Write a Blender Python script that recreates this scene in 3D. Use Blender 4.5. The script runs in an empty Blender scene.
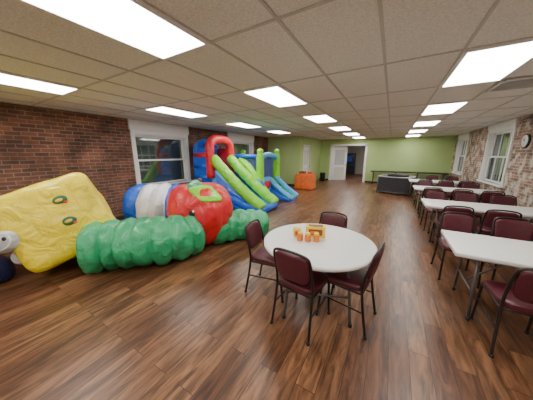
import bpy, bmesh, math, random
from mathutils import Vector, Matrix, Euler, noise as mnoise
random.seed(3)
S = bpy.context.scene

# ---------------------------------------------------------------- materials
def new_mat(name):
    m = bpy.data.materials.new(name); m.use_nodes = True
    nt = m.node_tree; nt.nodes.clear()
    out = nt.nodes.new('ShaderNodeOutputMaterial')
    b = nt.nodes.new('ShaderNodeBsdfPrincipled')
    nt.links.new(b.outputs[0], out.inputs[0])
    return m, nt, b
def plain(name, col, rough=0.5, metal=0.0, noise=0.06, nscale=6.0, bump=0.0, coat=0.0, emit=0.0, alpha=1.0, spec=0.5, bdist=.02, dist=0.0):
    m, nt, b = new_mat(name)
    tc = nt.nodes.new('ShaderNodeTexCoord')
    nz = nt.nodes.new('ShaderNodeTexNoise'); nz.inputs['Scale'].default_value = nscale; nz.inputs['Detail'].default_value = 3
    nz.inputs['Distortion'].default_value = dist
    nt.links.new(tc.outputs['Object'], nz.inputs['Vector'])
    cr = nt.nodes.new('ShaderNodeValToRGB')
    a = [max(0, c*(1-noise)) for c in col]; d = [min(1, c*(1+noise)) for c in col]
    cr.color_ramp.elements[0].color = (*a, 1); cr.color_ramp.elements[1].color = (*d, 1)
    cr.color_ramp.elements[0].position = .3; cr.color_ramp.elements[1].position = .7
    nt.links.new(nz.outputs['Fac'], cr.inputs['Fac'])
    nt.links.new(cr.outputs['Color'], b.inputs['Base Color'])
    b.inputs['Roughness'].default_value = rough; b.inputs['Metallic'].default_value = metal
    b.inputs['Coat Weight'].default_value = coat; b.inputs['Alpha'].default_value = alpha
    b.inputs['Specular IOR Level'].default_value = spec
    if bump > 0:
        bp = nt.nodes.new('ShaderNodeBump'); bp.inputs['Strength'].default_value = bump; bp.inputs['Distance'].default_value = bdist
        nt.links.new(nz.outputs['Fac'], bp.inputs['Height']); nt.links.new(bp.outputs[0], b.inputs['Normal'])
    return m

def brick_mat(name, c1, c2, mortar, patch=None, patch_amt=0.0):
    m, nt, b = new_mat(name)
    tc = nt.nodes.new('ShaderNodeTexCoord'); sp = nt.nodes.new('ShaderNodeSeparateXYZ'); cb = nt.nodes.new('ShaderNodeCombineXYZ')
    nt.links.new(tc.outputs['Object'], sp.inputs[0])
    ad = nt.nodes.new('ShaderNodeMath'); ad.operation = 'ADD'
    nt.links.new(sp.outputs['X'], ad.inputs[0]); nt.links.new(sp.outputs['Y'], ad.inputs[1])
    nt.links.new(ad.outputs[0], cb.inputs['X']); nt.links.new(sp.outputs['Z'], cb.inputs['Y'])
    wn = nt.nodes.new('ShaderNodeTexNoise'); wn.inputs['Scale'].default_value = 7
    nt.links.new(tc.outputs['Object'], wn.inputs['Vector'])
    wm = nt.nodes.new('ShaderNodeVectorMath'); wm.operation = 'MULTIPLY_ADD'; wm.inputs[1].default_value = (.02, .02, 0)
    nt.links.new(wn.outputs['Color'], wm.inputs[0]); nt.links.new(cb.outputs[0], wm.inputs[2])
    br = nt.nodes.new('ShaderNodeTexBrick')
    br.inputs['Scale'].default_value = 1; br.inputs['Brick Width'].default_value = .215; br.inputs['Row Height'].default_value = .075
    br.inputs['Mortar Size'].default_value = .008; br.inputs['Mortar Smooth'].default_value = .3; br.inputs['Bias'].default_value = 0
    br.inputs['Color1'].default_value = (*c1, 1); br.inputs['Color2'].default_value = (*c2, 1); br.inputs['Mortar'].default_value = (*mortar, 1)
    nt.links.new(wm.outputs[0], br.inputs['Vector'])
    nz = nt.nodes.new('ShaderNodeTexNoise'); nz.inputs['Scale'].default_value = 2.2; nz.inputs['Detail'].default_value = 6
    nt.links.new(tc.outputs['Object'], nz.inputs['Vector'])
    rp = nt.nodes.new('ShaderNodeValToRGB'); rp.color_ramp.elements[0].position = .35; rp.color_ramp.elements[1].position = .65
    rp.color_ramp.elements[0].color = (.55, .55, .55, 1); rp.color_ramp.elements[1].color = (1.3, 1.25, 1.2, 1)
    nt.links.new(nz.outputs['Fac'], rp.inputs['Fac'])
    mx = nt.nodes.new('ShaderNodeMix'); mx.data_type = 'RGBA'; mx.blend_type = 'MULTIPLY'; mx.inputs[0].default_value = 1
    nt.links.new(br.outputs['Color'], mx.inputs[6]); nt.links.new(rp.outputs['Color'], mx.inputs[7])
    last = mx.outputs[2]
    if patch:
        n2 = nt.nodes.new('ShaderNodeTexNoise'); n2.inputs['Scale'].default_value = 5; n2.inputs['Detail'].default_value = 8
        nt.links.new(tc.outputs['Object'], n2.inputs['Vector'])
        r2 = nt.nodes.new('ShaderNodeValToRGB'); r2.color_ramp.elements[0].position = .5-patch_amt/4; r2.color_ramp.elements[1].position = .62
        nt.links.new(n2.outputs['Fac'], r2.inputs['Fac'])
        m2 = nt.nodes.new('ShaderNodeMix'); m2.data_type = 'RGBA'
        nt.links.new(r2.outputs['Color'], m2.inputs[0]); nt.links.new(last, m2.inputs[6]); m2.inputs[7].default_value = (*patch, 1)
        last = m2.outputs[2]
    nt.links.new(last, b.inputs['Base Color'])
    b.inputs['Roughness'].default_value = .9
    bp = nt.nodes.new('ShaderNodeBump'); bp.inputs['Strength'].default_value = .8; bp.inputs['Distance'].default_value = .012; bp.invert = True
    nt.links.new(br.outputs['Fac'], bp.inputs['Height']); nt.links.new(bp.outputs[0], b.inputs['Normal'])
    return m

def floor_mat():
    m, nt, b = new_mat('laminate_wood')
    tc = nt.nodes.new('ShaderNodeTexCoord'); sp = nt.nodes.new('ShaderNodeSeparateXYZ'); cb = nt.nodes.new('ShaderNodeCombineXYZ')
    nt.links.new(tc.outputs['Object'], sp.inputs[0]); nt.links.new(sp.outputs['Y'], cb.inputs['X']); nt.links.new(sp.outputs['X'], cb.inputs['Y'])
    br = nt.nodes.new('ShaderNodeTexBrick'); br.inputs['Scale'].default_value = 1; br.inputs['Brick Width'].default_value = 1.2
    br.inputs['Row Height'].default_value = .15; br.inputs['Mortar Size'].default_value = .002; br.offset = .37; br.inputs['Bias'].default_value = 0
    br.inputs['Color1'].default_value = (.115, .048, .023, 1); br.inputs['Color2'].default_value = (.235, .115, .056, 1); br.inputs['Mortar'].default_value = (.035, .015, .008, 1)
    nt.links.new(cb.outputs[0], br.inputs['Vector'])
    mp = nt.nodes.new('ShaderNodeMapping'); mp.inputs['Scale'].default_value = (12, 1.6, 1)
    nt.links.new(tc.outputs['Object'], mp.inputs['Vector'])
    av = nt.nodes.new('ShaderNodeVectorMath'); av.operation = 'MULTIPLY_ADD'; av.inputs[1].default_value = (40, 40, 40)
    nt.links.new(br.outputs['Color'], av.inputs[0]); nt.links.new(mp.outputs[0], av.inputs[2])
    nz = nt.nodes.new('ShaderNodeTexNoise'); nz.inputs['Scale'].default_value = 1.4; nz.inputs['Detail'].default_value = 7; nz.inputs['Roughness'].default_value = .62; nz.inputs['Distortion'].default_value = .8
    nt.links.new(av.outputs[0], nz.inputs['Vector'])
    rp = nt.nodes.new('ShaderNodeValToRGB'); rp.color_ramp.elements[0].position = .36; rp.color_ramp.elements[1].position = .66
    rp.color_ramp.elements[0].color = (.28, .24, .22, 1); rp.color_ramp.elements[1].color = (1.5, 1.45, 1.4, 1)
    nt.links.new(nz.outputs['Fac'], rp.inputs['Fac'])
    mx = nt.nodes.new('ShaderNodeMix'); mx.data_type = 'RGBA'; mx.blend_type = 'MULTIPLY'; mx.inputs[0].default_value = .9
    nt.links.new(br.outputs['Color'], mx.inputs[6]); nt.links.new(rp.outputs['Color'], mx.inputs[7])
    nt.links.new(mx.outputs[2], b.inputs['Base Color'])
    b.inputs['Roughness'].default_value = .34
    bp = nt.nodes.new('ShaderNodeBump'); bp.inputs['Strength'].default_value = .15; bp.inputs['Distance'].default_value = .005
    nt.links.new(nz.outputs['Fac'], bp.inputs['Height']); nt.links.new(bp.outputs[0], b.inputs['Normal'])
    return m

M_FLOOR = floor_mat()
M_BRICK = brick_mat('red_brick', (.27, .105, .065), (.12, .06, .045), (.27, .22, .18))
M_BRICKR = brick_mat('pale_brick', (.34, .20, .14), (.20, .11, .085), (.45, .40, .34), patch=(.55, .50, .43), patch_amt=.1)
M_GREEN = plain('green_paint', (.42, .55, .22), .7, noise=.03, nscale=2)
M_CREAM = plain('cream_paint', (.66, .64, .58), .7, noise=.03)
M_CEIL = plain('ceiling_tile', (.82, .80, .76), .95, noise=.12, nscale=60, bump=.25)
M_GRID_SHADED = plain('grid_metal_seam_shade', (.56, .55, .52), .6, noise=.02)  # grid bars, darkened so the thin shadow at tile seams is in the colour
M_WHITE = plain('white_trim', (.82, .82, .81), .45, noise=.02)
M_DARKTRIM = plain('dark_baseboard', (.03, .03, .03), .5)
M_PANE = plain('night_glass', (.20, .25, .24), .04, noise=.3, nscale=2.5, spec=1.0, metal=.75)
M_PLASTIC = plain('table_plastic', (.74, .74, .71), .38, noise=.02, nscale=20)
M_STEEL = plain('grey_steel', (.16, .16, .165), .4, metal=.6, noise=.04)
M_FRAME = plain('brown_frame', (.03, .02, .018), .35, metal=.3, noise=.05)
M_VINYL = plain('burgundy_vinyl', (.085, .013, .022), .40, noise=.12, nscale=12)
def nyl(n, c, r=.38): return plain(n, c, r, noise=.08, nscale=5, bump=.8, coat=.15, bdist=.05, dist=1.2)
M_YEL = nyl('yellow_nylon', (.92, .72, .015)); M_GRN = nyl('green_nylon', (.03, .38, .15)); M_RED = nyl('red_nylon', (.72, .02, .03))
M_BLU = nyl('blue_nylon', (.012, .12, .68)); M_LIME = nyl('lime_vinyl', (.27, .76, .03)); M_WHN = nyl('white_nylon', (.78, .79, .82))
M_GRYN = nyl('grey_nylon', (.50, .51, .52)); M_NAVY = nyl('navy_nylon', (.01, .018, .09)); M_SKY = nyl('sky_vinyl', (.08, .42, .90))
M_NET = plain('navy_netting', (.08, .12, .38), .8, alpha=.5)
M_DKGRN = plain('badge_green', (.02, .13, .05), .5); M_BLACK = plain('black_mark', (.012, .012, .012), .5)
M_ORANGE = plain('orange_cloth', (.78, .16, .03), .8, noise=.15); M_AMBER = plain('amber_sauce', (.75, .22, .02), .3, noise=.1)
M_YBOX = plain('yellow_card', (.88, .62, .06), .6); M_BROWN = plain('brown_print', (.22, .07, .02), .6)
M_MESHGREY = plain('grey_mesh', (.035, .035, .04), .8, noise=.3, nscale=20)
def light_mat():
    m = bpy.data.materials.new('troffer_diffuser'); m.use_nodes = True; nt = m.node_tree; nt.nodes.clear()
    out = nt.nodes.new('ShaderNodeOutputMaterial'); e = nt.nodes.new('ShaderNodeEmission')
    e.inputs[0].default_value = (1, .97, .915, 1); e.inputs[1].default_value = 17.5
    nt.links.new(e.outputs[0], out.inputs[0]); return m
M_LIGHT = light_mat()

# ---------------------------------------------------------------- mesh builder
class MB:
    def __init__(s): s.v = []; s.f = []; s.m = []; s.mats = []
    def mi(s, mat):
        if mat not in s.mats: s.mats.append(mat)
        return s.mats.index(mat)
    def add(s, vs, fs, mat, smooth=True):
        o = len(s.v); s.v += [tuple(p) for p in vs]
        for i, f in enumerate(fs):
            mm = mat[i] if isinstance(mat, list) else mat
            s.f.append([o+k for k in f]); s.m.append((s.mi(mm), smooth))
    def box(s, c, size, mat, bevel=0.0, rot=None, seg=2, taper=None):
        bm = bmesh.new(); bmesh.ops.create_cube(bm, size=1)
        for v in bm.verts:
            v.co = Vector((v.co.x*size[0], v.co.y*size[1], v.co.z*size[2]))
            if taper: v.co = taper(v.co)
        if bevel: bmesh.ops.bevel(bm, geom=bm.edges[:], offset=bevel, segments=seg, profile=.5, affect='EDGES')
        R = rot if rot else Matrix.Identity(3)
        bm.verts.index_update()
        s.add([R @ v.co + Vector(c) for v in bm.verts], [[v.index for v in f.verts] for f in bm.faces], mat, bool(bevel))
        bm.free()
    def cyl(s, p0, p1, r, mat, n=20, r1=None):
        s.sweep([p0, p1], lambda t: r+(((r1 if r1 is not None else r)-r)*t), mat, n=n, smooth_path=False)
    def lathe(s, prof, c, mat, n=40, fr=None, fn=None):
        vs = []; fs = []
        for (r, z) in prof:
            for k in range(n):
                a = 2*math.pi*k/n; rr = r*(fr(a) if fr else 1)
                p = Vector((rr*math.cos(a), rr*math.sin(a), z))
                if fn: p = fn(p)
                vs.append((c[0]+p.x, c[1]+p.y, c[2]+p.z))
        for i in range(len(prof)-1):
            for k in range(n):
                k2 = (k+1) % n; fs.append([i*n+k, i*n+k2, (i+1)*n+k2, (i+1)*n+k])
        fs.append(list(range(n))[::-1]); fs.append([(len(prof)-1)*n+k for k in range(n)])
        s.add(vs, fs, mat, True)
    def sweep(s, pts, rad, mat, n=12, steps=0, smooth_path=True, closed=False, flat=None, caps=True, jit=0.0, squash=0.0):
        P = [Vector(p) for p in pts]
        if smooth_path and len(P) > 2:
            Q = []; L = len(P); st = steps or 8
            rng = range(L) if closed else range(L-1)
            for i in rng:
                p0 = P[(i-1) % L] if (closed or i > 0) else P[0]*2-P[1]
                p1 = P[i]; p2 = P[(i+1) % L]
                p3 = P[(i+2) % L] if (closed or i+2 < L) else P[-1]*2-P[-2]
                for k in range(st):
                    t = k/st
                    Q.append(.5*((2*p1)+(p2-p0)*t+(2*p0-5*p1+4*p2-p3)*t*t+(3*p1-p0-3*p2+p3)*t**3))
            if not closed: Q.append(P[-1])
            P = Q
        N = len(P)
        cum = [0]
        for i in range(1, N): cum.append(cum[-1]+(P[i]-P[i-1]).length)
        tot = cum[-1] or 1
        T = []
        for i in range(N):
            a = P[(i-1) % N] if closed else P[max(0, i-1)]; b = P[(i+1) % N] if closed else P[min(N-1, i+1)]
            T.append((b-a).normalized())
        up = Vector((0, 0, 1)) if abs(T[0].z) < .9 else Vector((1, 0, 0))
        nrm = (up-T[0]*up.dot(T[0])).normalized()
        vs = []; fs = []; ms = []
        for i in range(N):
            nrm = (nrm-T[i]*nrm.dot(T[i])).normalized(); bi = T[i].cross(nrm)
            t = cum[i]/tot; r = rad(t) if callable(rad) else rad
            for k in range(n):
                a = 2*math.pi*k/n
                d = nrm*math.cos(a)+bi*(math.sin(a)*(flat or 1))
                rr = r
                if jit:
                    q = P[i]+d*r
                    rr = r*(1+jit*mnoise.noise(q*5.0)+jit*.6*mnoise.noise(q*13.0))
                p = P[i]+d*rr
                if squash: p.z = max(p.z, .004+.02*abs(mnoise.noise(p*6)))
                vs.append(p)
        for i in range(N if closed else N-1):
            j = (i+1) % N
            for k in range(n):
                k2 = (k+1) % n; fs.append([i*n+k, i*n+k2, j*n+k2, j*n+k])
                ms.append(mat((cum[i]+1e-4)/tot) if callable(mat) else mat)
        if not closed and caps:
            fs.append(list(range(n))[::-1]); fs.append([(N-1)*n+k for k in range(n)])
            mm = mat(0) if callable(mat) else mat; ms += [mm, mat(1) if callable(mat) else mat]
        s.add(vs, fs, ms, True)
    def puff(s, c, half, mat, n=5, rot=None, res=12, fn=None):
        bm = bmesh.new(); bmesh.ops.create_cube(bm, size=2)
        bmesh.ops.subdivide_edges(bm, edges=bm.edges[:], cuts=res, use_grid_fill=True)
        R = rot if rot else Matrix.Identity(3)
        bm.verts.index_update(); out = []
        for v in bm.verts:
            x, y, z = [math.sin(q*math.pi/4)/math.sin(math.pi/4) for q in v.co]
            d = (abs(x)**n+abs(y)**n+abs(z)**n)**(1/n)
            p = Vector((x/d*half[0], y/d*half[1], z/d*half[2]))
            if fn: p = fn(p)
            out.append(R @ p+Vector(c))
        s.add(out, [[v.index for v in f.verts] for f in bm.faces], mat, True); bm.free()
    def mesh(s, name):
        me = bpy.data.meshes.new(name); me.from_pydata(s.v, [], s.f); 
        for mt in s.mats: me.materials.append(mt)
        for p, (mi, sm) in zip(me.polygons, s.m): p.material_index = mi; p.use_smooth = sm
        me.update()
        bm = bmesh.new(); bm.from_mesh(me); bmesh.ops.recalc_face_normals(bm, faces=bm.faces[:]); bm.to_mesh(me); bm.free()
        return me
    def obj(s, name, loc=(0, 0, 0), rz=0, parent=None):
        o = bpy.data.objects.new(name, s.mesh(name)); S.collection.objects.link(o)
        o.location = loc; o.rotation_euler = (0, 0, rz)
        if parent: o.parent = parent
        return o
def inst(name, me, loc, rz=0):
    o = bpy.data.objects.new(name, me); S.collection.objects.link(o); o.location = loc; o.rotation_euler = (0, 0, rz); return o
def bb(mb, x0, x1, y0, y1, z0, z1, mat, bevel=0):
    mb.box(((x0+x1)/2, (y0+y1)/2, (z0+z1)/2), (x1-x0, y1-y0, z1-z0), mat, bevel)
R = math.radians

# ---------------------------------------------------------------- room shell
XL, XR, YB, YF, H = -6.0, 2.63, -2.6, 14.1, 2.58
PY, PX = 10.5, -4.1
T = .2
def wall(name, axis, pos0, pos1, a0, a1, ops, mat, h=H):
    mb = MB(); cur = a0
    def put(s0, s1, z0, z1):
        if s1-s0 < 1e-4 or z1-z0 < 1e-4: return
        if axis == 'Y': bb(mb, pos0, pos1, s0, s1, z0, z1, mat)
        else: bb(mb, s0, s1, pos0, pos1, z0, z1, mat)
    for (o0, o1, z0, z1) in sorted(ops):
        put(cur, o0, 0, h); put(o0, o1, 0, z0); put(o0, o1, z1, h); cur = o1
    put(cur, a1, 0, h); return mb.obj(name)
LW = [(3.3, 4.95, .80, 2.22), (7.2, 8.9, .80, 2.22)]
RW = [(8.1, 9.7, .85, 2.35), (12.0, 13.4, .85, 2.35)]
wall('wall_left', 'Y', XL-T, XL, YB, PY+.1, LW, M_BRICK)
wall('wall_right', 'Y', XR, XR+T, YB, YF, RW, M_BRICKR)
DX0, DX1, DZ = -3.4, -1.4, 2.2
wall('wall_far', 'X', YF, YF+T, PX-.1, XR+T, [(DX0, DX1, 0, DZ)], M_GREEN)
wall('wall_back', 'X', YB-T, YB, XL-T, XR+T, [], M_CREAM)
wall('wall_partition', 'X', PY, PY+.1, XL, PX, [], M_GREEN)
wall('wall_recess', 'Y', PX-.1, PX, PY+.1, YF, [(11.0, 11.95, 0, 2.1)], M_GREEN)
mb = MB(); bb(mb, XL-T, XR+T, YB-T, YF+6.2, -.1, 0, M_FLOOR); mb.obj('floor')
mb = MB(); bb(mb, XL-T, XR+T, YB-T, YF+T, H, H+.1, M_CEIL); mb.obj('ceiling')
mb = MB(); tx, ty = .61, 1.21; gx0 = -4.13-.305; gy0 = .87-.605
k = -3
while gx0+k*tx < XR:
    x = gx0+k*tx
    if x > XL: bb(mb, x-.012, x+.012, YB, YF, H-.008, H+.001, M_GRID_SHADED)
    k += 1
for k in range(-3, 13):
    y = gy0+k*ty
    if YB < y < YF: bb(mb, XL, XR, y-.012, y+.012, H-.007, H+.001, M_GRID_SHADED)
bb(mb, XL, XL+.03, YB, PY, H-.01, H, M_GRID_SHADED); bb(mb, XR-.03, XR, YB, YF, H-.01, H, M_GRID_SHADED); bb(mb, PX, XR, YF-.03, YF, H-.01, H, M_GRID_SHADED); bb(mb, XL, PX, PY-.03, PY, H-.01, H, M_GRID_SHADED)
mb.obj('trim_ceiling_grid')
mb = MB()
bb(mb, -.272, .272, -.572, .572, -.012, -.004, M_LIGHT)
for sx in (-1, 1): bb(mb, sx*.288-.017, sx*.288+.017, -.6, .6, -.016, 0, M_WHITE)
for sy in (-1, 1): bb(mb, -.3, .3, sy*.588-.017, sy*.588+.017, -.016, 0, M_WHITE)
tm = mb.mesh('ceiling_light_panel')
for x in (-4.13, -1.69, .75):
    for k in range(-1, 6):
        y = .87+2.42*k
        if x < PX and y > PY-.7: continue
        inst('ceiling_light_panel', tm, (x, y, H-.008))
def vent(x, y):
    mb = MB(); bb(mb, -.29, .29, -.29, .29, -.006, 0, M_GRYN)
    for s_ in (-1, 1): bb(mb, s_*.275-.015, s_*.275+.015, -.29, .29, -.02, 0, M_WHITE); bb(mb, -.29, .29, s_*.275-.015, s_*.275+.015, -.02, 0, M_WHITE)
    for i in range(12): mb.box((0, -.24+i*.0436, -.014), (.52, .022, .003), M_WHITE, rot=Euler((.4, 0, 0)).to_matrix())
    mb.obj('ceiling_vent', (x, y, H-.008))
vent(1.36, 4.2)
mb = MB(); bb(mb, DX1+.09, XR, YF-.015, YF, 0, .1, M_DARKTRIM); bb(mb, PX, DX0-.09, YF-.015, YF, 0, .1, M_DARKTRIM); mb.obj('baseboard_far')
mb = MB(); bb(mb, XL, PX, PY-.015, PY, 0, .1, M_DARKTRIM); mb.obj('baseboard_partition')
mb = MB(); bb(mb, XL, XL+.015, YB, PY-.02, 0, .1, M_DARKTRIM); mb.obj('baseboard_left')
mb = MB(); bb(mb, XR-.015, XR, YB, YF-.02, 0, .1, M_DARKTRIM); mb.obj('baseboard_right')

def window(name, side, y0, y1, z0, z1, muntin=False, valance=True):
    mb = MB(); s = 1 if side == 'L' else -1; X = XL if side == 'L' else XR
    def b2(d0, d1, a0, a1, c0, c1, m, bv=0):
        x0, x1 = sorted((X+s*d0, X+s*d1)); bb(mb, x0, x1, a0, a1, c0, c1, m, bv)
    b2(-.16, -.14, y0+.02, y1-.02, z0+.02, z1-.02, M_PANE)
    c = .09
    b2(0, .03, y0-c, y0, z0-.02, z1+c, M_WHITE); b2(0, .03, y1, y1+c, z0-.02, z1+c, M_WHITE)
    b2(0, .035, y0-c, y1+c, z1, z1+c, M_WHITE); b2(-.14, .08, y0-c-.02, y1+c+.02, z0-.05, z0, M_WHITE, .006)
    b2(-.15, 0, y0, y0+.03, z0, z1, M_WHITE); b2(-.15, 0, y1-.03, y1, z0, z1, M_WHITE); b2(-.15, 0, y0, y1, z1-.03, z1, M_WHITE)
    zm = (z0+z1)/2
    for (d, a, b_) in ((-.10, z0, zm+.025), (-.135, zm-.025, z1-.03)):
        b2(d, d+.03, y0+.03, y0+.08, a, b_, M_WHITE); b2(d, d+.03, y1-.08, y1-.03, a, b_, M_WHITE)
        b2(d, d+.03, y0+.03, y1-.03, a, a+.05, M_WHITE); b2(d, d+.03, y0+.03, y1-.03, b_-.05, b_, M_WHITE)
        if muntin:
            for q in (1/3, 2/3):
                ym = y0+(y1-y0)*q; b2(d, d+.025, ym-.012, ym+.012, a, b_, M_WHITE)
    if valance: b2(.0, .06, y0-.12, y1+.12, z1+c, H-.012, M_WHITE, .005)
    mb.obj(name)
window('window_1', 'L', *LW[0]); window('window_2', 'L', *LW[1])
window('window_3', 'R', *RW[0], muntin=True); window('window_4', 'R', *RW[1], muntin=True)

mb = MB(); y0, y1 = YF-.02, YF+T+.02
bb(mb, DX0-.08, DX0+.02, y0, y1, 0, DZ+.08, M_WHITE); bb(mb, DX1-.02, DX1+.08, y0, y1, 0, DZ+.08, M_WHITE); bb(mb, DX0-.08, DX1+.08, y0, y1, DZ-.02, DZ+.08, M_WHITE)
mb.obj('trim_1')
def leaf(name, w, h, loc, rz, glass=True):
    mb = MB(); bb(mb, 0, w, -.02, .02, .01, h, M_WHITE, .004)
    if glass:
        for sy in (-1, 1): bb(mb, .15, w-.15, sy*.024-.004, sy*.024+.004, 1.0, h-.2, M_GRYN); bb(mb, .15, w-.15, sy*.024-.003, sy*.024+.003, .2, .85, M_CREAM)
    else:
        for z0, z1 in ((.2, .95), (1.1, h-.2)):
            for x0, x1 in ((.12, w/2-.05), (w/2+.05, w-.12)): bb(mb, x0, x1, -.027, .027, z0, z1, M_CREAM, .004)
    for sy in (-1, 1): mb.puff((w-.07, sy*.07, 1.0), (.03, .03, .03), M_STEEL, n=2, res=4); mb.cyl((w-.07, sy*.02, 1.0), (w-.07, sy*.06, 1.0), .012, M_STEEL, 8)
    mb.obj(name, loc, rz)
leaf('door_1', .93, DZ-.04, (DX0+.05, YF+.14, 0), R(30))
leaf('door_2', .93, DZ-.04, (DX1-.05, YF+.26, 0), R(88))
mb = MB(); 
bb(mb, PX-.02, PX+.015, 10.93, 11.0, 0, 2.17, M_WHITE); bb(mb, PX-.02, PX+.015, 11.95, 12.02, 0, 2.17, M_WHITE); bb(mb, PX-.02, PX+.015, 10.93, 12.02, 2.1, 2.17, M_WHITE)
mb.obj('trim_2')
leaf('door_3', .93, 2.09, (PX-.04, 11.01, 0), R(90), glass=False)
wall('wall_corridor_left', 'Y', -3.75, -3.6, YF+T, YF+6, [], M_CREAM, 2.5)
wall('wall_corridor_right', 'Y', -1.2, -1.05, YF+T, YF+6, [], M_CREAM, 2.5)
wall('wall_corridor_end', 'X', YF+6, YF+6.15, -3.75, -1.05, [], M_CREAM, 2.5)
mb = MB(); bb(mb, -3.75, -1.05, YF+T, YF+6.15, 2.5, 2.6, M_CEIL); mb.obj('ceiling_corridor')
inst('ceiling_light_panel', tm, (-2.4, YF+1.6, 2.5))
mb = MB(); bb(mb, -.42, .42, -.2, .2, 0, .85, M_NAVY, .03); bb(mb, -.35, .35, -.21, -.2, .1, .75, M_BLACK); bb(mb, -.42, .42, -.12, .12, .85, 1.75, M_NAVY, .02); bb(mb, -.25, .15, -.13, -.12, 1.05, 1.55, M_BLU)
mb.obj('display_cabinet', (-3.1, YF+5.6, 0))

mb = MB(); mb.sweep([(-.002, 0, 0), (-.04, 0, 0)], .16, M_DARKTRIM, n=32, smooth_path=False)
mb.sweep([(-.038, 0, 0), (-.044, 0, 0)], .135, M_WHITE, n=32, smooth_path=False)
mb.box((-.047, .03, .03), (.004, .09, .012), M_BLACK, rot=Euler((.8, 0, 0)).to_matrix()); mb.box((-.047, 0, .05), (.004, .01, .1), M_BLACK)
mb.obj('wall_clock', (XR, 7.35, 1.97))

# ---------------------------------------------------------------- chairs
def chair_mesh():
    mb = MB(); r = .0125
    mb.sweep([(-.205, -.25, 0), (-.195, -.205, .25), (-.19, -.18, .46), (-.19, -.20, .62), (-.185, -.24, .77), (-.165, -.255, .825), (-.10, -.262, .845), (0, -.264, .85),
              (.10, -.262, .845), (.165, -.255, .825), (.185, -.24, .77), (.19, -.20, .62), (.19, -.18, .46), (.195, -.205, .25), (.205, -.25, 0)], r, M_FRAME, n=10, steps=5)
    for sx in (-1, 1):
        mb.sweep([(sx*.19, -.18, .425), (sx*.19, 0, .43), (sx*.19, .165, .43), (sx*.19, .195, .415), (sx*.195, .215, .2), (sx*.20, .235, 0)], r, M_FRAME, n=10, steps=5)
        for yy in (-.25, .235): mb.cyl((sx*(.205 if yy < 0 else .20), yy, 0), (sx*(.205 if yy < 0 else .20), yy, .02), .017, M_BLACK, 10)
        mb.cyl((sx*.195, -.2, .24), (sx*.194, .21, .26), .008, M_FRAME, 8)
    mb.cyl((-.19, .17, .425), (.19, .17, .425), .011, M_FRAME, 8); mb.cyl((-.19, -.18, .425), (.19, -.18, .425), .011, M_FRAME, 8)
    def st(p):
        p = p.copy(); p.x *= 1+.10*(p.y/.21)*.5
        if p.y > .15: p.z -= (p.y-.15)*.35
        if p.z > 0: p.z += .012*(1-(p.x/.22)**2)
        return p
    mb.puff((0, .01, .462), (.203, .213, .033), M_VINYL, n=5, res=10, fn=st)
    def bt(p):
        p = p.copy(); t = (p.z+.16)/.32
        p.x *= .90+.10*math.sin(min(1, t)*math.pi/2+.2)
        p.y += -.02*(1-(p.x/.2)**2)
        return p
    mb.puff((0, -.218, .69), (.176, .025, .145), M_VINYL, n=4.5, res=10, fn=bt, rot=Euler((R(11), 0, 0)).to_matrix())
    return mb.mesh('dining_chair')
CH = chair_mesh()
for x, y, a in [(-.645, 1.84, -8), (-1.18, 2.13, -84), (-.26, 2.13, 82), (-.66, 2.80, 176),
                (1.10, 2.50, 2), (1.78, 2.48, -3), (.92, 3.68, 182), (1.46, 3.70, 176), (2.05, 3.68, 184),
                (1.02, 4.74, 3), (1.56, 4.72, -4), (2.1, 4.74, 2), (.98, 5.92, 182), (1.5, 5.95, 178), (2.08, 5.93, 181),
                (1.0, 7.02, -2), (1.55, 7.0, 3), (2.1, 7.02, 0), (1.0, 8.22, 180), (1.55, 8.24, 183), (2.1, 8.22, 179),
                (1.05, 9.12, 2), (1.6, 9.1, -2), (2.1, 9.12, 1), (1.45, 10.32, 181), (2.05, 10.34, 178)]:
    inst('dining_chair', CH, (x, y, 0), R(a))

# ---------------------------------------------------------------- tables
def rect_table():
    mb = MB(); mb.box((0, 0, .72), (1.83, .76, .045), M_PLASTIC, .014, seg=3)
    mb.box((0, 0, .69), (1.70, .66, .03), M_PLASTIC, .01)
    for sx in (-1, 1):
        for sy in (-1, 1):
            mb.sweep([(sx*.70, sy*.22, .69), (sx*.70, sy*.25, .45), (sx*.70, sy*.29, .02)], .014, M_STEEL, n=10, smooth_path=False)
            mb.cyl((sx*.70, sy*.29, 0), (sx*.70, sy*.29, .03), .019, M_BLACK, 10)
        mb.cyl((sx*.70, -.265, .30), (sx*.70, .265, .30), .011, M_STEEL, 8); mb.cyl((sx*.70, -.22, .675), (sx*.70, .22, .675), .013, M_STEEL, 8)
        mb.cyl((sx*.70, 0, .30), (sx*.33, 0, .67), .010, M_STEEL, 8)
    return mb.mesh('folding_table')
RT = rect_table()
for y in (2.97, 5.24, 7.54, 9.6): inst('folding_table', RT, (1.55, y, 0))
mb = MB()
mb.lathe([(.575, .697), (.593, .703), (.60, .715), (.60, .730), (.593, .741), (.575, .744), (.3, .744), (.01, .744)], (0, 0, 0), M_PLASTIC, 72)
mb.lathe([(.01, .672), (.54, .672), (.55, .68), (.55, .697)], (0, 0, 0), M_PLASTIC, 60)
for sy in (-1, 1):
    mb.sweep([(-.33, sy*.36, 0), (-.30, sy*.33, .35), (-.27, sy*.29, .64), (-.22, sy*.28, .665), (.22, sy*.28, .665), (.27, sy*.29, .64), (.30, sy*.33, .35), (.33, sy*.36, 0)], .0145, M_STEEL, n=10, steps=4)
    mb.cyl((-.30, sy*.335, .3), (.30, sy*.335, .3), .010, M_STEEL, 8); mb.cyl((0, sy*.335, .3), (0, sy*.05, .665), .009, M_STEEL, 8)
    for sx in (-1, 1): mb.cyl((sx*.33, sy*.36, 0), (sx*.33, sy*.36, .03), .02, M_BLACK, 10)
mb.obj('round_folding_table', (-.62, 2.20, 0), R(20))
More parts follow.
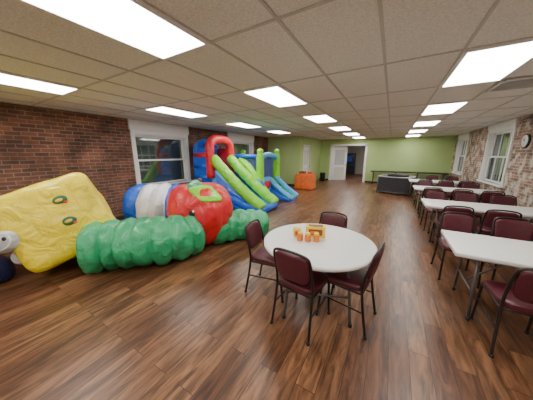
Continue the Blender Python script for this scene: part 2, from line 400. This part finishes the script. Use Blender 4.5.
mb = MB(); bb(mb, -.11, .11, -.05, .05, 0, .13, M_YBOX, .003); bb(mb, -.075, .075, -.0525, -.05, .03, .10, M_BROWN); bb(mb, -.06, .03, -.054, -.052, .045, .08, M_AMBER); bb(mb, -.08, .08, -.035, .035, .13, .1315, M_BROWN)
mb.obj('snack_box', (-.68, 2.30, .744), R(18))
mb = MB(); bb(mb, -.04, .04, -.03, .03, 0, .10, M_YBOX, .002); bb(mb, -.028, .028, -.0315, -.03, .02, .07, M_RED); mb.obj('tea_carton', (-.87, 2.20, .744), R(35))
mb = MB(); 
mb.lathe([(.030, 0), (.033, .004), (.033, .07), (.025, .078)], (0, 0, 0), M_AMBER, 20); mb.lathe([(.027, .077), (.027, .094), (.025, .096)], (0, 0, 0), M_YBOX, 20)
jm = mb.mesh('sauce_jar')
for x, y in ((-.79, 2.10), (-.71, 2.12), (-.625, 2.16)): inst('sauce_jar', jm, (x, y, .744))

mb = MB(); bb(mb, -1.75, 1.75, -.25, .25, .70, .75, M_DARKTRIM, .005)
for x in (-1.6, -.5, .5, 1.6):
    for y in (-.2, .2): mb.cyl((x, y, 0), (x, y, .70), .02, M_STEEL, 8)
mb.obj('long_console_table', (.75, 13.75, 0))
mb = MB(); w, d, h = .62, .42, .74
corners = [(-w, -d), (w, -d), (w, d), (-w, d)]
for i, (x, y) in enumerate(corners):
    mb.cyl((x, y, 0), (x, y, h), .025, M_STEEL, 10); x2, y2 = corners[(i+1) % 4]
    mb.sweep([(x, y, h), ((x+x2)/2, (y+y2)/2, h-.015), (x2, y2, h)], .022, M_GRYN, n=10)
    mb.cyl((x, y, .08), (x2, y2, .08), .02, M_STEEL, 8)
    cx, cy = (x+x2)/2, (y+y2)/2; L = ((x-x2)**2+(y-y2)**2)**.5
    sz = (L, .006, h-.1) if abs(y-y2) < 1e-6 else (.006, L, h-.1)
    mb.box((cx, cy, h/2+.03), sz, M_MESHGREY)
mb.box((0, 0, h-.02), (2*w, 2*d, .03), M_DARKTRIM, .01)
mb.puff((.05, 0, h+.04), (.4, .25, .07), M_BLACK, n=3)
mb.box((0, 0, .1), (2*w, 2*d, .05), M_NAVY, .01)
mb.obj('playpen', (.25, 10.8, 0), R(-12))
mb = MB()
def cloth(p):
    p = p.copy(); t = (p.z+.4)/.8; a = math.atan2(p.y, p.x); k = 1+(1-t)*(.05+.035*math.sin(a*14)); return Vector((p.x*k, p.y*k, p.z))
mb.puff((0, 0, .375), (.42, .32, .375), M_ORANGE, n=14, res=24, fn=cloth)
mb.box((-.15, 0, .80), (.3, .25, .12), M_BROWN, .01); mb.box((.2, .05, .79), (.2, .2, .09), M_RED, .01)
mb.obj('draped_table', (-3.6, 10.0, 0))
mb = MB(); mb.lathe([(.13, 0), (.14, .01), (.17, .5), (.175, .52), (.16, .52), (.15, .48), (.01, .47)], (0, 0, 0), M_BLACK, 28); mb.obj('waste_bin', (-3.75, 13.6, 0))

# ---------------------------------------------------------------- bounce house
mb = MB()
O = Vector((-4.4, 6.1, 0))
mb.puff((-.55, -.68, .30), (.70, .56, .30), M_BLU, n=7, res=10)
mb.puff((-.33, .72, .19), (.92, .80, .19), M_BLU, n=7, res=10)
mb.puff((-.75, -.68, .80), (.42, .50, .30), M_SKY, n=6, res=8)
mb.puff((-1.12, -.68, 1.15), (.10, .58, .80), M_BLU, n=5, res=8)
mb.puff((-.82, -1.16, 1.25), (.34, .09, .62), M_BLU, n=5, res=8)
mb.puff((-.82, -.20, 1.25), (.34, .09, .62), M_RED, n=5, res=8)
for z in (.95, 1.3, 1.65): mb.sweep([(-.82-.3, -1.20, z), (-.52, -1.20, z)], .085, M_BLU if z != 1.65 else M_RED, n=12, smooth_path=False)
mb.sweep([(-.5, -1.17, .95), (-.5, -1.17, 1.5), (-.5, -1.16, 1.92), (-.5, -1.0, 2.11), (-.5, -.68, 2.15), (-.5, -.36, 2.11), (-.5, -.20, 1.92), (-.5, -.19, 1.5), (-.5, -.19, .95)], .135, M_RED, n=18, steps=6)
mb.sweep([(-1.12, -1.15, 1.6), (-1.12, -1.12, 1.9), (-1.12, -.9, 2.05), (-1.12, -.68, 2.07), (-1.12, -.46, 2.05), (-1.12, -.24, 1.9), (-1.12, -.2, 1.6)], .10, M_BLU, n=14, steps=5)
mb.sweep([(-1.12, -.68, 2.07), (-.5, -.68, 2.12)], .07, M_RED, n=12, smooth_path=False)
def slide(x0, x1, yc, hw, z0, tube, rise, lane_mat, tube_mat, skirt_mat):
    N = 14; prof = []
    for i in range(N+1):
        t = i/N; x = x0+(x1-x0)*t; z = .10+(z0-.10)*((1-t)**1.35); prof.append((x, z))
    vs = []; fs = []
    for (x, z) in prof:
        for j in range(9):
            q = j/8; y = yc-hw+2*hw*q; vs.append((x, y, z+.02*abs(math.sin(q*math.pi*4))))
        for y in (yc+hw, yc-hw): vs.append((x, y, 0.0))
    W = 11
    for i in range(N):
        for j in range(8): fs.append([i*W+j, i*W+j+1, (i+1)*W+j+1, (i+1)*W+j])
        fs.append([i*W+8, i*W+9, (i+1)*W+9, (i+1)*W+8]); fs.append([i*W+10, i*W, (i+1)*W, (i+1)*W+10])
    ms = []
    for i in range(N): ms += [lane_mat]*8+[skirt_mat]*2
    fs.append([N*W+k for k in range(9)]+[N*W+9, N*W+10]); ms.append(skirt_mat)
    mb.add(vs, fs, ms, True)
    for sy in (-1, 1):
        pts = [(x, yc+sy*hw, z+rise*(1-i/N)**.7+tube*.5) for i, (x, z) in enumerate(prof)]
        pts[-1] = (x1+.02, yc+sy*hw, tube)
        mb.sweep(pts, lambda t: tube*(.92+.10*abs(math.sin(t*math.pi*7))), tube_mat, n=16, steps=4)
        pts2 = [(x, yc+sy*(hw+.02), max(tube*.8, z*.55)) for (x, z) in prof]
        mb.sweep(pts2, tube*.95, skirt_mat, n=12, steps=2)
        mb.cyl((x0, yc+sy*(hw+.02), tube*.75), (x1-.05, yc+sy*(hw+.02), tube*.75), tube*.85, skirt_mat, 12)
slide(-.45, 1.33, -.68, .40, 1.15, .165, .32, M_SKY, M_LIME, M_BLU)
slide(.50, 1.38, 1.08, .28, .62, .10, .12, M_LIME, M_SKY, M_BLU)
mb.cyl((1.33, -1.08, .10), (1.33, -.28, .10), .10, M_BLU, 14)
mb.sweep([(-.35, .12, 1.45), (0, .10, 1.28), (.4, .06, .85), (.8, .02, .40), (1.15, -.02, .15)], lambda t: .14*(.92+.1*abs(math.sin(t*math.pi*6))), M_LIME, n=16, steps=6)
mb.puff((.25, -.08, .45), (.55, .13, .40), M_BLU, n=4, res=8)
px0, px1, py0, py1, ph = -1.12, .48, .10, 1.42, 1.78
for (x, y) in ((px0, py0), (px1, py0+.1), (px0, py1), (px1, py1)):
    mb.sweep([(x, y, .3), (x, y, .9), (x, y, ph-.08), (x, y, ph)], lambda t: .135*(1 if t < .93 else .75), M_LIME, n=16, steps=5)
    mb.puff((x, y, ph), (.115, .115, .09), M_LIME, n=2, res=6)
for a, b_ in (((px0, py1), (px1, py1)), ((px0, py0), (px0, py1)), ((px0, py0), (px1, py0+.1))):
    mb.cyl((a[0], a[1], 1.60), (b_[0], b_[1], 1.60), .085, M_BLU, 14)
    mb.cyl((a[0], a[1], .5), (b_[0], b_[1], .5), .10, M_BLU, 14)
    cx, cy = (a[0]+b_[0])/2, (a[1]+b_[1])/2
    sz = (px1-px0, .008, 1.1) if abs(a[1]-b_[1]) < .2 else (.008, py1-py0, 1.1)
    mb.box((cx, cy, 1.05), sz, M_NET)
mb.sweep([(px1, py0+.1, 1.52), (px1, .45, 1.62), (px1, .76, 1.66), (px1, 1.1, 1.62), (px1, py1, 1.52)], .095, M_SKY, n=14, steps=5)
mb.box((px1, .5, 1.0), (.01, .55, 1.1), M_NET)
mb.puff((px1+.02, .50, .60), (.09, .36, .28), M_SKY, n=5, res=8)
mb.puff((px1+.12, .50, .60), (.02, .22, .14), M_RED, n=3, res=6)
mb.obj('inflatable_bounce_house', O)

# ---------------------------------------------------------------- caterpillar crawl tunnel with apple and striped rear tube
def ribs(n, lo=.86): return lambda t: lo+(1-lo)*abs(math.sin(t*math.pi*n))**.6
mb = MB(); rb = ribs(7, .85)
mb.sweep([(-3.66, 1.14, .36), (-3.45, 1.42, .36), (-3.15, 1.71, .36), (-2.92, 2.02, .36), (-2.85, 2.4, .36)], lambda t: .37*rb(t), M_GRN, n=44, steps=28, jit=.09, squash=1)
rb2 = ribs(5, .85)
mb.sweep([(-2.80, 2.75, .31), (-2.62, 3.1, .31), (-2.38, 3.40, .29), (-2.12, 3.65, .27)], lambda t: .31*rb2(t)*(1-.25*max(0, t-.8)/.2), M_GRN, n=36, steps=22, jit=.12, squash=1)
prof = []
for i in range(33):
    a = -math.pi/2+math.pi*i/32; r = math.cos(a)**.75*.60 if math.cos(a) > 1e-6 else .001
    z = .60+.60*math.sin(a)
    if i > 27: z -= (i-27)*.016
    r *= (1+.08*math.sin(a)); prof.append((max(r, .004), max(z, .01)))
ac = Vector((-3.02, 2.72, .60))
def af(p):
    k = 1+.05*mnoise.noise(p*4+Vector((3, 1, 0)))+.02*mnoise.noise(p*12); return Vector((p.x*k, p.y*k, p.z))
mb.lathe(prof, (ac.x, ac.y, 0), M_RED, 96, fr=lambda a: .91+.09*abs(math.sin(a*3))**.5, fn=af)
mb.sweep([(ac.x, ac.y, 1.06), (ac.x, ac.y, 1.16), (ac.x+.04, ac.y, 1.24)], .035, M_BROWN, n=10)
def leaffn(p): p = p.copy(); p.y *= 1-.45*abs(p.x/.24); p.z -= .35*p.x*p.x; return p
for az, el, sc, tw in ((-28, 46, 1.15, 60), (-60, 66, .8, 10)):
    az, el = R(az), R(el); dv = Vector((math.cos(az)*math.cos(el), math.sin(az)*math.cos(el), math.sin(el)))
    mb.puff(ac+dv*.60, (.25*sc, .17*sc, .05), M_LIME if sc > 1 else M_GRN, n=2.2, res=8, fn=leaffn, rot=dv.to_track_quat('Z', 'X').to_matrix() @ Matrix.Rotation(R(tw), 3, 'Z'))
def on_apple(az, el, rr=.575):
    a, e = R(az), R(el); d = Vector((math.cos(a)*math.cos(e), math.sin(a)*math.cos(e), math.sin(e))); return ac+d*rr, d.to_track_quat('Z', 'Y').to_matrix()
for az in (-82, -56):
    p, q = on_apple(az, 14); mb.puff(p, (.05, .06, .02), M_BLACK, n=2, res=6, rot=q)
    p, q = on_apple(az+2, 17, .590); mb.puff(p, (.016, .02, .01), M_WHN, n=2, res=4, rot=q)
for az, el in ((-40, -34), (-100, -30), (-70, -40), (-30, 6), (-62, -14)):
    p, q = on_apple(az, el); mb.puff(p, (.02, .04, .012), M_BLACK, n=2, res=4, rot=q)
seq = [M_BLU, M_WHN, M_WHN, M_BLU, M_GRN, M_BLU]
rb3 = ribs(6, .82)
mb.sweep([(-4.85, 2.62, .50), (-4.6, 2.70, .52), (-4.3, 2.85, .52), (-4.0, 3.1, .50), (-3.75, 3.5, .45)], lambda t: .53*rb3(t), lambda t: seq[min(5, int(t*6))], n=36, steps=20, jit=.07, squash=1)
mb.obj('inflatable_caterpillar_tunnel')

# yellow cube character with grey ball face parts
mb = MB()
e1 = Vector((.27, .90, .33)).normalized(); e2 = Vector((-.379, -.215, .90)); e2 = (e2-e1*e2.dot(e1)).normalized(); nn = e1.cross(e2)
RY = Matrix((e1, e2, nn)).transposed()
hs = .56; cc = Vector((0, 0, .69))
def yf(p):
    k = 1+.03*mnoise.noise(p*3.0+Vector((5, 0, 0)))+.02*mnoise.noise(p*8.0)
    return Vector((p.x*k, p.y*k, p.z*k))
mb.puff(cc, (hs, hs*.99, hs*.85), M_YEL, n=7.5, rot=RY, res=28, fn=yf)
for ax in range(3):
    h3 = [hs*.80, hs*.78, hs*.68]; h3[ax] = (hs, hs*.97, hs*.85)[ax]*1.05
    mb.puff(cc, h3, M_YEL, n=3.0, rot=RY, res=14, fn=yf)
def face_pt(x, y, off=0): return cc+RY @ Vector((x, y, hs*.85*1.035+off-.09*((x/hs)**2+(y/hs)**2)))
for (x, y, s_) in ((.14, .22, .08), (.10, -.08, .08)):
    mb.puff(face_pt(x, y), (s_, s_*.8, .022), M_DKGRN, n=2, rot=RY, res=6)
    mb.puff(face_pt(x-.01, y+.0, .014), (s_*.55, s_*.3, .016), M_YBOX, n=2, rot=RY, res=6)
    mb.puff(face_pt(x+.04, y-.05, .014), (s_*.3, s_*.2, .016), M_RED, n=2, rot=RY, res=6)
fwd = (RY @ Vector((-.25, .1, 1))).normalized(); FQ = fwd.to_track_quat('Z', 'Y').to_matrix()
for p, r in (((-.52, .0, .38), .155), ((-.50, .28, .32), .10), ((-.50, -.24, .26), .12)):
    q = cc+RY @ Vector(p); mb.puff(q, (r, r*.92, r), M_GRYN, n=2.2, res=10, rot=RY)
    mb.cyl(cc+RY @ Vector((p[0]*.7, p[1]*.9, p[2]*.7)), q, r*.55, M_WHN, 14)
    mb.sweep([q+FQ @ Vector((r*.62*math.cos(a*math.pi/8), r*.62*math.sin(a*math.pi/8), r*.74)) for a in range(16)], r*.08, M_WHN, n=8, closed=True, steps=2)
q = cc+RY @ Vector((-.52, .0, .38))
for dx in (-.055, .055): mb.puff(q+FQ @ Vector((dx, .03, .142)), (.020, .026, .012), M_BLACK, n=2, res=5, rot=FQ)
mb.obj('inflatable_yellow_cube', (-4.22, 1.12, 0))
mb = MB(); mb.puff((0, 0, .17), (.30, .20, .17), M_NAVY, n=3.5, res=10); mb.sweep([(-.2, -.14, .29), (0, -.17, .33), (.2, -.14, .29)], .05, M_BLU, n=12)
mb.obj('inflatable_navy_cushion', (-4.50, .34, 0), R(10))

# ---------------------------------------------------------------- world + camera
w = bpy.data.worlds.new('World'); S.world = w; w.use_nodes = True
bg = w.node_tree.nodes['Background']; bg.inputs[0].default_value = (.02, .03, .05, 1); bg.inputs[1].default_value = .5
cam = bpy.data.cameras.new('Camera'); co = bpy.data.objects.new('Camera', cam); S.collection.objects.link(co)
co.location = (0, 0, 1.68); co.rotation_euler = (R(77.8), 0, R(30.2))
cam.sensor_width = 36; cam.sensor_fit = 'HORIZONTAL'; cam.lens = 212/533*36; cam.clip_start = .05
S.camera = co
